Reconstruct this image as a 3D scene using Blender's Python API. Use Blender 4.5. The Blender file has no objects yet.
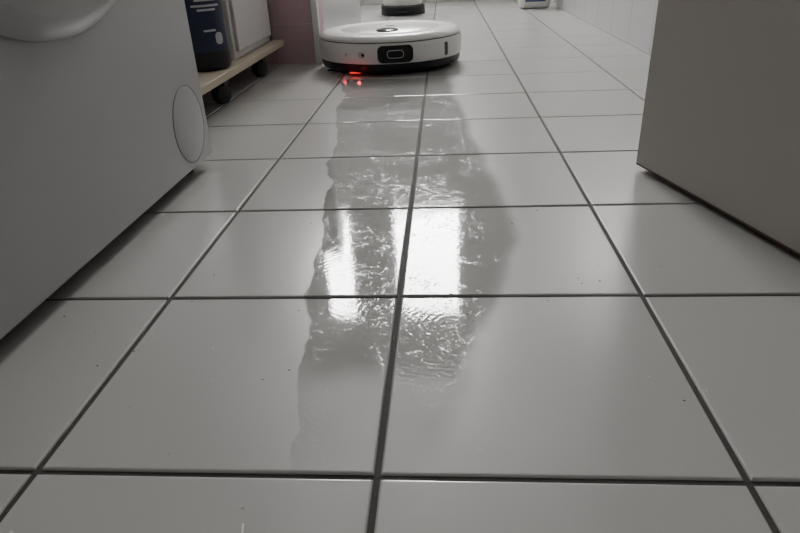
import bpy, bmesh, math, random
from mathutils import Matrix, Vector
random.seed(4)
SC=bpy.context.scene.collection
# ---------------- materials ----------------
def mat(name,col,rough=.5,metal=0,spec=.5,emit=None,es=0,bump=0,bscale=200,var=0,coat=0):
    m=bpy.data.materials.new(name); m.use_nodes=True; nt=m.node_tree
    b=nt.nodes["Principled BSDF"]
    b.inputs["Base Color"].default_value=(*col,1); b.inputs["Roughness"].default_value=rough
    b.inputs["Metallic"].default_value=metal; b.inputs["Specular IOR Level"].default_value=spec
    b.inputs["Coat Weight"].default_value=coat
    if emit: b.inputs["Emission Color"].default_value=(*emit,1); b.inputs["Emission Strength"].default_value=es
    tc=nt.nodes.new("ShaderNodeTexCoord"); n=nt.nodes.new("ShaderNodeTexNoise"); n.inputs["Scale"].default_value=bscale
    nt.links.new(tc.outputs["Object"],n.inputs["Vector"])
    if bump:
        bp=nt.nodes.new("ShaderNodeBump"); bp.inputs["Strength"].default_value=bump; bp.inputs["Distance"].default_value=.001
        nt.links.new(n.outputs["Fac"],bp.inputs["Height"]); nt.links.new(bp.outputs["Normal"],b.inputs["Normal"])
    n2=nt.nodes.new("ShaderNodeTexNoise"); n2.inputs["Scale"].default_value=6; nt.links.new(tc.outputs["Object"],n2.inputs["Vector"])
    mr=nt.nodes.new("ShaderNodeMapRange"); mr.inputs["To Min"].default_value=1-var; mr.inputs["To Max"].default_value=1+var
    nt.links.new(n2.outputs["Fac"],mr.inputs["Value"])
    mx=nt.nodes.new("ShaderNodeVectorMath"); mx.operation='SCALE'; mx.inputs[0].default_value=col
    nt.links.new(mr.outputs[0],mx.inputs["Scale"]); nt.links.new(mx.outputs[0],b.inputs["Base Color"])
    return m
def tilewall(name,col,axis,size=.2,rough=.25,grout=(.25,.24,.23)):
    m=bpy.data.materials.new(name); m.use_nodes=True; nt=m.node_tree; b=nt.nodes["Principled BSDF"]
    g=nt.nodes.new("ShaderNodeNewGeometry"); s=nt.nodes.new("ShaderNodeSeparateXYZ"); nt.links.new(g.outputs["Position"],s.inputs[0])
    c=nt.nodes.new("ShaderNodeCombineXYZ"); nt.links.new(s.outputs[axis],c.inputs[0]); nt.links.new(s.outputs[2],c.inputs[1])
    br=nt.nodes.new("ShaderNodeTexBrick"); br.offset=0; br.inputs["Scale"].default_value=1
    br.inputs["Brick Width"].default_value=size; br.inputs["Row Height"].default_value=size; br.inputs["Mortar Size"].default_value=.0016
    br.inputs["Mortar Smooth"].default_value=.2
    br.inputs["Color1"].default_value=(*col,1); br.inputs["Color2"].default_value=(*[k*.97 for k in col],1); br.inputs["Mortar"].default_value=(*grout,1)
    nt.links.new(c.outputs[0],br.inputs["Vector"]); nt.links.new(br.outputs["Color"],b.inputs["Base Color"])
    b.inputs["Roughness"].default_value=rough
    bp=nt.nodes.new("ShaderNodeBump"); bp.invert=True; bp.inputs["Strength"].default_value=.6; bp.inputs["Distance"].default_value=.001
    nt.links.new(br.outputs["Fac"],bp.inputs["Height"]); nt.links.new(bp.outputs["Normal"],b.inputs["Normal"])
    return m

def floor_material():
    m=bpy.data.materials.new("floor_tile_ceramic"); m.use_nodes=True; nt=m.node_tree; N=nt.nodes; L=nt.links
    b=N["Principled BSDF"]
    g=N.new("ShaderNodeNewGeometry"); s=N.new("ShaderNodeSeparateXYZ"); L.new(g.outputs["Position"],s.inputs[0])
    def M(op,a,bb=None,cc=None,clamp=False):
        n=N.new("ShaderNodeMath"); n.operation=op; n.use_clamp=clamp
        for i,v in enumerate((a,bb,cc)):
            if v is None: continue
            if isinstance(v,(int,float)): n.inputs[i].default_value=v
            else: L.new(v,n.inputs[i])
        return n.outputs[0]
    def noise(scale,detail=2,vec=None,rough=.5,dist=0):
        n=N.new("ShaderNodeTexNoise"); n.inputs["Scale"].default_value=scale; n.inputs["Detail"].default_value=detail
        n.inputs["Roughness"].default_value=rough; n.inputs["Distortion"].default_value=dist
        L.new(vec or g.outputs["Position"],n.inputs["Vector"]); return n.outputs["Fac"]
    def sm(v,a,bb,c=0,d=1):
        n=N.new("ShaderNodeMapRange"); n.interpolation_type='SMOOTHSTEP'
        n.inputs["From Min"].default_value=a; n.inputs["From Max"].default_value=bb; n.inputs["To Min"].default_value=c; n.inputs["To Max"].default_value=d
        L.new(v,n.inputs["Value"]); return n.outputs[0]
    X,Y=s.outputs[0],s.outputs[1]
    n1=M('SUBTRACT',noise(8,1),.5); n2=M('SUBTRACT',noise(45,1),.5)
    wob=M('ADD',M('MULTIPLY',n1,.040),M('MULTIPLY',n2,.010))
    XL=M('ADD',M('MULTIPLY_ADD',Y,-.115,-.052),wob)
    XR=M('ADD',M('MINIMUM',M('MULTIPLY_ADD',Y,.26,.036),M('MULTIPLY_ADD',Y,-.07,.14)),M('MULTIPLY',wob,-.8))
    left=sm(M('SUBTRACT',X,XL),-.0007,.0012)
    right=sm(M('SUBTRACT',XR,X),-.002,.022)
    near=sm(M('ADD',Y,M('MULTIPLY',n1,.1)),-.02,.05)
    far=sm(Y,1.2,1.5,1,0)
    wet=M('MULTIPLY',M('MULTIPLY',left,right),M('MULTIPLY',near,far))
    fleck=sm(noise(120,5,rough=.75,dist=1.4),.57,.64)
    fleckArea=sm(noise(8,2),.42,.60)
    foam=M('MULTIPLY',M('MULTIPLY',fleck,fleckArea),wet)
    k=M('MULTIPLY_ADD',wet,-.30,1)
    k=M('MULTIPLY_ADD',foam,.25,k)
    v=N.new("ShaderNodeVectorMath"); v.operation='SCALE'; v.inputs[0].default_value=(.395,.385,.372); L.new(k,v.inputs["Scale"])
    L.new(v.outputs[0],b.inputs["Base Color"])
    mixr=N.new("ShaderNodeMix"); L.new(wet,mixr.inputs[0]); mixr.inputs[2].default_value=.24; mixr.inputs[3].default_value=.045
    L.new(M('MULTIPLY_ADD',foam,.2,mixr.outputs[0]),b.inputs["Roughness"])
    wv=N.new("ShaderNodeTexWave"); wv.wave_type='RINGS'; wv.rings_direction='Z'; wv.inputs["Scale"].default_value=60; wv.inputs["Distortion"].default_value=5; wv.inputs["Detail"].default_value=3; wv.inputs["Detail Scale"].default_value=1.5
    mp2=N.new("ShaderNodeMapping"); mp2.inputs["Location"].default_value=(-.04,-.16,0); L.new(g.outputs["Position"],mp2.inputs["Vector"]); L.new(mp2.outputs[0],wv.inputs["Vector"])
    hw=M('ADD',M('MULTIPLY',M('MULTIPLY',wv.outputs["Fac"],sm(noise(10,1),.45,.6)),.20),M('ADD',M('MULTIPLY',noise(260,2),.18),M('MULTIPLY',noise(40,2,dist=1),.26)))
    hw=M('MULTIPLY_ADD',foam,.5,hw)
    h=M('MULTIPLY',M('MULTIPLY',hw,wet),.5)
    bp=N.new("ShaderNodeBump"); bp.inputs["Strength"].default_value=1; bp.inputs["Distance"].default_value=.0003
    L.new(h,bp.inputs["Height"]); L.new(bp.outputs["Normal"],b.inputs["Normal"])
    return m
M_floor=floor_material()
M_grout=mat("grout",(.035,.031,.027),.85,bump=.6,bscale=400,var=.2)
M_wtileX=tilewall("wall_tile_white_side",(.46,.455,.45),1)
M_wtileY=tilewall("wall_tile_white_end",(.46,.455,.45),0)
M_pinkY=tilewall("wall_tile_pink",(.48,.32,.355),0,size=.1,rough=.35,grout=(.48,.40,.40))
M_plaster=mat("painted_plaster",(.5,.49,.48),.8,bump=.3,var=.03)
M_ceil=mat("ceiling_paint",(.6,.6,.6),.9,bump=.2)
M_enamel=mat("white_enamel",(.38,.38,.38),.32,bump=.05,bscale=900,var=.02)
M_plastW=mat("white_plastic",(.66,.65,.63),.28)
M_plastG=mat("light_grey_plastic",(.36,.36,.36),.35)
M_seam=mat("dark_seam",(.03,.03,.03),.6)
M_line=mat("grey_gap",(.09,.09,.09),.6)
M_black=mat("black_plastic",(.010,.010,.011),.4,spec=.3)
M_gloss=mat("black_gloss",(.004,.004,.005),.12,spec=.3)
M_rub=mat("black_rubber",(.02,.02,.02),.75)
M_chrome=mat("chrome",(.7,.7,.7),.15,1)
M_glass=mat("door_glass_dark",(.05,.055,.06),.05,coat=1)
M_door=mat("door_laminate",(.41,.385,.352),.42,bump=.15,bscale=500,var=.03)
M_wood=mat("bare_chipboard",(.10,.055,.032),.7,bump=.5,var=.25)
M_board=mat("beige_shelf_board",(.45,.39,.30),.5,var=.08)
M_label=mat("label_navy",(.016,.022,.05),.5,spec=.3)
M_text=mat("label_print",(.38,.38,.40),.45)
M_labelb=mat("label_blue",(.03,.05,.16),.4)
M_shelfw=mat("shelf_white",(.48,.46,.455),.45,var=.04)
M_pinkpl=mat("tub_acrylic",(.55,.54,.54),.25)
M_red=mat("red_led",(.5,.02,.02),.4,emit=(1,.03,.02),es=1.0)
M_pane=mat("frosted_daylight_glass",(.8,.8,.8),.6,emit=(1,.993,.975),es=68)
M_frame=mat("window_frame_pvc",(.6,.6,.6),.4)
M_fill=mat("fill_diffuser",(.8,.8,.8),.5,emit=(1,.94,.87),es=.3)  # faint glow for the added overhead fill

# ---------------- mesh helpers ----------------
def finish(bm,name,mats,parent=None,loc=(0,0,0),rot=None,smooth=False,bev=0,seg=2):
    me=bpy.data.meshes.new(name); bm.normal_update(); bm.to_mesh(me); bm.free()
    for m in (mats if isinstance(mats,(list,tuple)) else [mats]): me.materials.append(m)
    if smooth:
        for p in me.polygons: p.use_smooth=True
    o=bpy.data.objects.new(name,me); SC.objects.link(o)
    if parent: o.parent=parent
    o.location=loc
    if rot: o.rotation_euler=rot
    if bev:
        md=o.modifiers.new("bevel",'BEVEL'); md.width=bev; md.segments=seg; md.limit_method='ANGLE'; md.angle_limit=math.radians(35)
    return o
def addbox(bm,x0,x1,y0,y1,z0,z1,mi=0):
    vs=[bm.verts.new((x,y,z)) for x in(x0,x1) for y in(y0,y1) for z in(z0,z1)]
    for q in((0,1,3,2),(4,6,7,5),(0,4,5,1),(2,3,7,6),(0,2,6,4),(1,5,7,3)):
        f=bm.faces.new([vs[i] for i in q]); f.material_index=mi
    return vs
def box(name,x0,x1,y0,y1,z0,z1,m,parent=None,bev=0,seg=2,**k):
    bm=bmesh.new(); addbox(bm,x0,x1,y0,y1,z0,z1); return finish(bm,name,m,parent,bev=bev,seg=seg,**k)
def lathe(name,prof,m,parent=None,loc=(0,0,0),rot=None,n=64,mi=None,ang=35):
    bm=bmesh.new(); rings=[]
    for r,z in prof:
        if r<1e-6: rings.append([bm.verts.new((0,0,z))])
        else: rings.append([bm.verts.new((r*math.cos(2*math.pi*i/n),r*math.sin(2*math.pi*i/n),z)) for i in range(n)])
    for k in range(len(rings)-1):
        a,b=rings[k],rings[k+1]
        for i in range(n):
            j=(i+1)%n
            if len(a)==1 and len(b)==1: continue
            if len(a)==1: f=bm.faces.new((a[0],b[j],b[i]))
            elif len(b)==1: f=bm.faces.new((a[i],a[j],b[0]))
            else: f=bm.faces.new((a[i],a[j],b[j],b[i]))
            if mi: f.material_index=mi[k]
    bmesh.ops.recalc_face_normals(bm,faces=bm.faces)
    o=finish(bm,name,m,parent,loc,rot,smooth=True)
    with bpy.context.temp_override(object=o,active_object=o,selected_objects=[o],selected_editable_objects=[o]):
        try: bpy.ops.object.shade_smooth_by_angle(angle=math.radians(ang))
        except Exception: pass
    return o
def empty(name,loc=(0,0,0),rz=0):
    e=bpy.data.objects.new(name,None); SC.objects.link(e); e.location=loc; e.rotation_euler=(0,0,rz); e.empty_display_size=.05; return e
def curve(name,pts,r,m,parent=None,cyc=False):
    c=bpy.data.curves.new(name,'CURVE'); c.dimensions='3D'; c.bevel_depth=r; c.bevel_resolution=3
    s=c.splines.new('POLY'); s.points.add(len(pts)-1); s.use_cyclic_u=cyc
    for p,q in zip(s.points,pts): p.co=(*q,1)
    c.materials.append(m); o=bpy.data.objects.new(name,c); SC.objects.link(o)
    if parent:o.parent=parent
    return o
def patch(name,R,a0,w,z0,z1,cr,m,parent,th=.0012,n=24):
    """rounded-rectangle panel wrapped on a cylinder of radius R, centred on angle a0"""
    bm=bmesh.new(); cols=[]; hw=w/2; hz=(z1-z0)/2; zc=(z0+z1)/2
    for i in range(n+1):
        u=-hw*math.cos(math.pi*i/n)
        d=max(0,abs(u)-(hw-cr)); h=hz-cr+math.sqrt(max(0,cr*cr-d*d)); h=max(h,1e-4)
        a=a0+u/R
        cols.append([bm.verts.new((rr*math.cos(a),rr*math.sin(a),zc+s*h)) for rr,s in((R-.002,-1),(R+th,-1),(R+th,1),(R-.002,1))])
    for i in range(n):
        for k in range(3): bm.faces.new((cols[i][k],cols[i+1][k],cols[i+1][k+1],cols[i][k+1]))
    bmesh.ops.recalc_face_normals(bm,faces=bm.faces)
    return finish(bm,name,m,parent)

# ---------------- room ----------------
XL_,XR_,YN,YF,ZC=-1.05,.55,-.30,3.40,2.40
T=.2; gap=.0036
bm=bmesh.new()
addbox(bm,XL_-.1,XR_+.7,-1.45,YF+.1,-.06,-.0016,1)
for i in range(-6,7):
    for j in range(-7,18):
        cx_,cy_=T*(i+.5),T*(j+.5)
        t=bmesh.new(); h=(T-gap)/2
        addbox(t,-h,h,-h,h,-.006,0,0)
        es=[e for e in t.edges if all(v.co.z>-.001 for v in e.verts)]
        bmesh.ops.bevel(t,geom=es,offset=.0018,segments=4,profile=.5,affect='EDGES')
        mtx=Matrix.Translation((cx_,cy_,0))@Matrix.Rotation(random.gauss(0,.0012),4,'X')@Matrix.Rotation(random.gauss(0,.0012),4,'Y')
        mp={}
        for v in t.verts: mp[v]=bm.verts.new(mtx@v.co)
        for f in t.faces:
            nf=bm.faces.new([mp[v] for v in f.verts]); nf.material_index=0
        t.free()
finish(bm,"floor",[M_floor,M_grout])
box("wall_left",XL_-.1,XL_,YN-.1,YF+.1,-.05,ZC,M_wtileX)
box("wall_right",XR_,XR_+.1,YN-.1,YF+.1,-.05,ZC,M_wtileX)
box("ceiling",XL_-.1,XR_+.1,YN-.1,YF+.1,ZC,ZC+.1,M_ceil)
W=[(-.78,-.57),(-.31,.14)]; Z0,Z1=1.20,2.02
bm=bmesh.new()
addbox(bm,XL_,XR_,YF,YF+.1,-.05,Z0); addbox(bm,XL_,XR_,YF,YF+.1,Z1,ZC)
addbox(bm,XL_,W[0][0],YF,YF+.1,Z0,Z1); addbox(bm,W[0][1],W[1][0],YF,YF+.1,Z0,Z1); addbox(bm,W[1][1],XR_,YF,YF+.1,Z0,Z1)
finish(bm,"wall_back",M_wtileY)
for k,(a,b_) in enumerate(W):
    e=empty("window_%d"%(k+1))
    box("pane",a+.02,b_-.02,YF+.01,YF+.016,Z0+.02,Z1-.02,M_pane,e)
    bm=bmesh.new()
    for q in((a,a+.02,Z0,Z1),(b_-.02,b_,Z0,Z1),(a,b_,Z0,Z0+.02),(a,b_,Z1-.02,Z1)):
        addbox(bm,q[0],q[1],YF-.002,YF+.04,q[2],q[3])
    finish(bm,"frame",M_frame,e)
bm=bmesh.new()
addbox(bm,XL_,-.36,YN-.1,YN,-.05,ZC); addbox(bm,.50,XR_,YN-.1,YN,-.05,ZC); addbox(bm,-.36,.50,YN-.1,YN,2.03,ZC)
finish(bm,"wall_front",M_plaster)
bm=bmesh.new()
addbox(bm,-.36,-.345,YN-.11,YN-.002,0,2.03); addbox(bm,.485,.5,YN-.11,YN-.002,0,2.03); addbox(bm,-.36,.5,YN-.11,YN-.002,2.015,2.03)
finish(bm,"trim_1",M_door,bev=.003)
# low tiled wall that closes the foot end of the tub
box("wall_partition",XL_,-.285,1.45,1.53,-.05,.57,M_pinkY,bev=.003)
box("trim_2",-.300,-.283,1.438,1.452,0,.572,M_plastW,bev=.002)

# ---------------- open door ----------------
cornr=Vector((.28,.52,0)); d=Vector((.07,-.27,0)).normalized()
ang=math.atan2(d.y,d.x)
de=empty("door_1",cornr,ang)
L_=.76
box("leaf",0,L_,0,.04,.0085,2.0,M_door,de,bev=.0012)
box("edge_band",.0005,L_-.0005,.0004,.0396,.0065,.0095,M_wood,de)
for s in(0,1):
    yy=-.008 if s==0 else .048
    box("handle_plate_%d"%s,.045,.085,min(yy,yy+(.009 if s==0 else -.009)),max(yy,yy+(.009 if s==0 else -.009)),.92,1.14,M_chrome,de,bev=.002)
    y2=-.045 if s==0 else .085
    curve("lever_%d"%s,[(.065,yy,1.06),(.065,y2,1.06),(.08,y2,1.06),(.18,y2,1.06)],.008,M_chrome,de)
for zz in(.25,1.0,1.75):
    lathe("hinge_%d"%int(zz*100),[(0,0),(.007,0),(.007,.08),(0,.08)],M_chrome,de,(L_+.006,.035,zz),n=16)

# ---------------- washing machine ----------------
wm=empty("washing_machine",(-.289,.285,0))
box("cabinet",-.56,0,-.30,.30,.016,.85,M_enamel,wm,bev=.003,seg=3)
box("worktop",-.565,.004,-.30,.30,.822,.852,M_plastW,wm,bev=.006)
box("control_panel",-.01,.006,-.296,.296,.70,.815,M_plastW,wm,bev=.006)
box("detergent_drawer",0,.010,-.285,-.11,.715,.80,M_plastW,wm,bev=.005)
box("display",0,.0075,.06,.20,.735,.785,M_gloss,wm,bev=.002)
R90=(0,math.radians(90),0)
lathe("program_knob",[(0,.03),(.022,.03),(.026,.026),(.028,0),(0,0)],M_plastG,wm,(.005,-.02,.76),R90,n=40)
lathe("door_ring",[(.236,-.002),(.24,.006),(.236,.014),(.222,.022),(.200,.028),(.180,.026),(.168,.014),(.165,-.002)],[M_plastG,M_enamel],wm,(0,0,.445),R90,n=96,mi=[0,0,0,1,1,1,1])
lathe("door_glass",[(.170,.010),(.160,.022),(.13,.03),(.08,.020),(0,.016)],M_glass,wm,(0,0,.445),R90,n=96)
box("door_handle",.018,.034,-.215,-.19,.40,.49,M_plastG,wm,bev=.006)
lathe("filter_flap",[(.0478,0),(.0474,.0004),(.0465,.0006),(0,.0006)],M_enamel,wm,(0,.237,.072),R90,n=64)
curve("flap_outline",[(.0,.237+.0484*math.cos(a*math.pi/36),.072+.0484*math.sin(a*math.pi/36)) for a in range(72)],.0005,M_line,wm,True)
for i,(a,b_) in enumerate(((-.04,-.26),(-.04,.26),(-.52,-.26),(-.52,.26))):
    lathe("foot_%d"%i,[(0,0),(.022,0),(.022,.006),(.010,.009),(.010,.018),(0,.018)],M_rub,wm,(a,b_,0),n=24)

# ---------------- rolling board with bottle and cabinet ----------------
tr=empty("rolling_shelf_board",(0,0,0))
tx0,tx1,ty0,ty1=-.80,-.375,.74,1.42
box("board",tx0,tx1,ty0,ty1,.052,.067,M_board,tr,bev=.002)
for i,(a,b_) in enumerate(((tx1-.03,.98),(tx1-.03,1.27),(tx0+.04,.98),(tx0+.04,1.27))):
    lathe("caster_wheel_%d"%i,[(0,-.011),(.014,-.011),(.0185,-.009),(.020,-.004),(.020,.004),(.0185,.009),(.014,.011),(0,.011)],M_rub,tr,(a,b_,.020),(math.radians(90),0,math.radians(65)),n=32)
    box("caster_fork_%d"%i,a-.014,a+.014,b_-.016,b_+.016,.036,.052,M_black,tr,bev=.003)
sb=empty("storage_cabinet")
cx0,cx1,cy0,cy1=-.78,-.40,1.085,1.40
box("carcass",cx0,cx1,cy0,cy1,.0675,.68,M_shelfw,sb,bev=.003)
for k in range(3):
    z0=.083+k*.198
    box("drawer_front_%d"%k,cx1-.002,cx1+.008,cy0+.012,cy1-.03,z0,z0+.19,M_shelfw,sb,bev=.003)
    lathe("knob_%d"%k,[(0,.018),(.010,.016),(.011,.011),(.005,.004),(.005,0),(0,0)],M_plastG,sb,(cx1+.008,(cy0+cy1)/2,z0+.165),R90,n=24)
box("corner_post",cx1-.002,cx1+.006,cy1-.022,cy1-.012,.07,.68,M_line,sb)
bt=empty("detergent_bottle",(-.430,.99,.0675)); bt.scale=(1.2,1.2,1.2)
lathe("body",[(0,0),(.034,0),(.040,.004),(.041,.012),(.041,.20),(.038,.215),(.028,.235),(.017,.245),(.016,.26),(0,.26)],M_black,bt,n=48)
lathe("cap",[(.020,.252),(.021,.256),(.021,.285),(.018,.29),(0,.29)],M_rub,bt,n=32)
la=math.radians(-48)
patch("label",.0412,la,.070,.030,.19,.006,M_label,bt,th=.0003)
for k,(w_,z_,h_) in enumerate(((.05,.165,.003),(.035,.152,.003),(.044,.118,.008),(.034,.104,.008),(.046,.096,.003),(.03,.090,.003),(.02,.060,.003))):
    patch("label_text_%d"%k,.0416,la,w_,z_,z_+h_,.001,M_text,bt,th=.0004)
patch("label_badge",.0416,la+.35,.014,.040,.058,.006,M_text,bt,th=.0004)

# ---------------- bathtub ----------------
bm=bmesh.new(); addbox(bm,XL_+.01,-.30,1.54,2.62,0,.56)
vert=[e for e in bm.edges if abs(e.verts[0].co.z-e.verts[1].co.z)>.1 and e.verts[0].co.x>-.4 and e.verts[0].co.y>2]
bmesh.ops.bevel(bm,geom=vert,offset=.18,segments=14,profile=.5,affect='EDGES')
bmesh.ops.recalc_face_normals(bm,faces=bm.faces)
top=[f for f in bm.faces if f.normal.z>.9]
bmesh.ops.inset_individual(bm,faces=top,thickness=.06); bmesh.ops.translate(bm,verts=list({v for f in top for v in f.verts}),vec=(0,0,-.40))
finish(bm,"bathtub",M_pinkpl,bev=.01,seg=3)

# ---------------- pedal bin & detergent canister ----------------
pb=empty("pedal_bin",(-.145,2.78,0))
lathe("base",[(0,0),(.098,0),(.100,.004),(.099,.034),(.094,.040),(0,.040)],M_black,pb)
lathe("body",[(.084,.038),(.088,.05),(.090,.25),(.088,.258),(0,.258)],M_plastW,pb)
lathe("lid",[(.092,.256),(.093,.268),(.085,.285),(.04,.295),(0,.297)],M_black,pb)
box("pedal",-.022,.022,-.135,-.09,.010,.018,M_black,pb,bev=.003)
ct=empty("detergent_canister",(.445,2.80,0))
bm=bmesh.new(); addbox(bm,-.068,.068,-.05,.05,0,.24); finish(bm,"body",M_plastW,ct,bev=.02,seg=5)
box("label",-.045,.045,-.0515,-.049,.03,.19,M_labelb,ct,bev=.004)
lathe("cap",[(.028,.238),(.028,.27),(.024,.275),(0,.275)],M_labelb,ct,(-.02,0,0),n=32)
curve("handle",[(.01,0,.235),(.02,0,.262),(.05,0,.262),(.06,0,.235)],.008,M_plastW,ct)

# ---------------- robot vacuum ----------------
rb=empty("robot_vacuum",(-.096,1.395,0)); rb.scale=(1.035,1.035,1.12)
R=.172
lathe("base",[(0,.006),(.158,.006),(.166,.009),(.1695,.015),(.1695,.026),(0,.026)],M_black,rb,n=96)
lathe("bumper",[(.160,.0245),(.170,.025),(R,.028),(R+.0005,.045),(R,.061),(.1705,.0645),(.166,.065),(.160,.065)],M_plastW,rb,n=96)
lathe("seam",[(.1655,.063),(.168,.0655),(.1655,.068)],M_seam,rb,n=96)
lathe("top_shell",[(.160,.066),(.1695,.067),(.170,.071),(.166,.076),(.158,.079),(.12,.080),(.119,.0795),(.118,.080),(0,.0805)],[M_plastW,M_plastG],rb,n=96,mi=[0,0,0,0,0,1,0,0])
fa=math.radians(-82)
patch("sensor_window",R+.0005,fa,.080,.027,.061,.0115,M_gloss,rb,th=.0012)
patch("sensor_frame",R+.0022,fa,.038,.036,.052,.0075,M_plastG,rb,th=.0004)
patch("sensor_eye",R+.0028,fa,.035,.0375,.0505,.0062,M_gloss,rb,th=.0004)
patch("side_window",R,math.radians(-108),.013,.037,.049,.003,M_plastG,rb,th=.0008)
patch("side_sensor",R,math.radians(-106.5),.007,.040,.046,.0028,M_gloss,rb,th=.0012)
patch("side_port",R,math.radians(-121),.006,.040,.047,.0028,M_plastG,rb,th=.0010)
patch("bumper_recess",R,math.radians(-38),.012,.030,.057,.004,M_seam,rb,th=.0006)
lathe("camera_dome",[(.026,.0795),(.025,.083),(.018,.0845),(0,.085)],M_gloss,rb,(0,-.075,0),n=40)
lathe("power_button",[(.010,.0795),(.0095,.082),(0,.0823)],M_plastG,rb,(0,.02,0),n=24)
for i,s in enumerate((-1,1)):
    lathe("drive_wheel_%d"%i,[(0,-.009),(.026,-.009),(.029,-.006),(.029,.006),(.026,.009),(0,.009)],M_rub,rb,(s*.115,0,.029),(0,math.radians(90),0),n=32)
lathe("caster",[(0,-.006),(.008,-.006),(.0085,0),(.008,.006),(0,.006)],M_rub,rb,(0,-.13,.0085),(0,math.radians(90),0),n=24)
for k in range(3):
    a=k*2.094+.4
    curve("side_brush_%d"%k,[(-.10,-.105,.010),(-.10+.03*math.cos(a),-.105+.03*math.sin(a),.005),(-.10+.06*math.cos(a),-.105+.06*math.sin(a),.002)],.0012,M_black,rb)
box("mop_pad",-.11,.11,.07,.14,.001,.010,M_plastG,rb,bev=.003)
box("cliff_led",-.085,-.060,-.144,-.140,.004,.007,M_red,rb)
ld=bpy.data.lights.new("led_glow",'POINT'); ld.energy=.006; ld.color=(1,.04,.08); ld.shadow_soft_size=.004
lo=bpy.data.objects.new("led_glow",ld); SC.objects.link(lo); lo.parent=rb; lo.location=(-.060,-.175,.010)
l2=bpy.data.objects.new("led_glow_b",ld.copy()); SC.objects.link(l2); l2.parent=rb; l2.location=(-.095,-.157,.010); l2.data.energy=.003

# ---------------- dust crumbs ----------------
bm=bmesh.new()
for k in range(60):
    x=random.uniform(-.28,.25); y=random.uniform(-.09,.40); s=random.uniform(.0003,.0008)
    vs=bmesh.ops.create_icosphere(bm,subdivisions=1,radius=s)['verts']
    mi=1 if random.random()<.5 else 0
    for v in vs: v.co=Vector((v.co.x*random.uniform(.8,1.8),v.co.y,v.co.z*.6))+Vector((x,y,s*.5+.0004))
    for f in {f for v in vs for f in v.link_faces}: f.material_index=mi
finish(bm,"dust_crumbs",[M_line,M_plastW])
curve("hair_strand",[(-.066,-.035,.001),(-.0645,-.041,.002),(-.0630,-.048,.001),(-.058,-.053,.001),(-.0655,-.0495,.001)],.0005,M_plastW)

# ---------------- light ----------------
w=bpy.data.worlds.new("World"); bpy.context.scene.world=w; w.use_nodes=True
w.node_tree.nodes["Background"].inputs[0].default_value=(1,.99,.975,1); w.node_tree.nodes["Background"].inputs[1].default_value=.27
cl=empty("added_fill_lamp",(-.1,.9,ZC))  # unseen overhead fill, added only to brighten the room
lathe("fill_housing",[(0,-.05),(.10,-.047),(.14,-.035),(.15,0),(0,0)],M_fill,cl)
al=bpy.data.lights.new("fill_light",'AREA'); al.shape='DISK'; al.size=.28; al.energy=.6; al.color=(1,.95,.88)  # area light of the added fill
ao=bpy.data.objects.new("fill_light",al); SC.objects.link(ao); ao.parent=cl; ao.location=(0,0,-.06)

# ---------------- camera ----------------
f,yaw,pitch,roll,H,cx,cy=617.77711,0.08423,0.47345,-0.04856,0.26072,0.03982,-0.25158
cd=bpy.data.cameras.new("camera");c=bpy.data.objects.new("camera",cd);SC.objects.link(c)
c.matrix_world=Matrix.Translation((cx,cy,H))@(Matrix.Rotation(yaw,4,'Z')@Matrix.Rotation(math.pi/2-pitch,4,'X')@Matrix.Rotation(roll,4,'Z'))
cd.sensor_width=36; cd.lens=f/800*36; cd.clip_start=.01
bpy.context.scene.camera=c
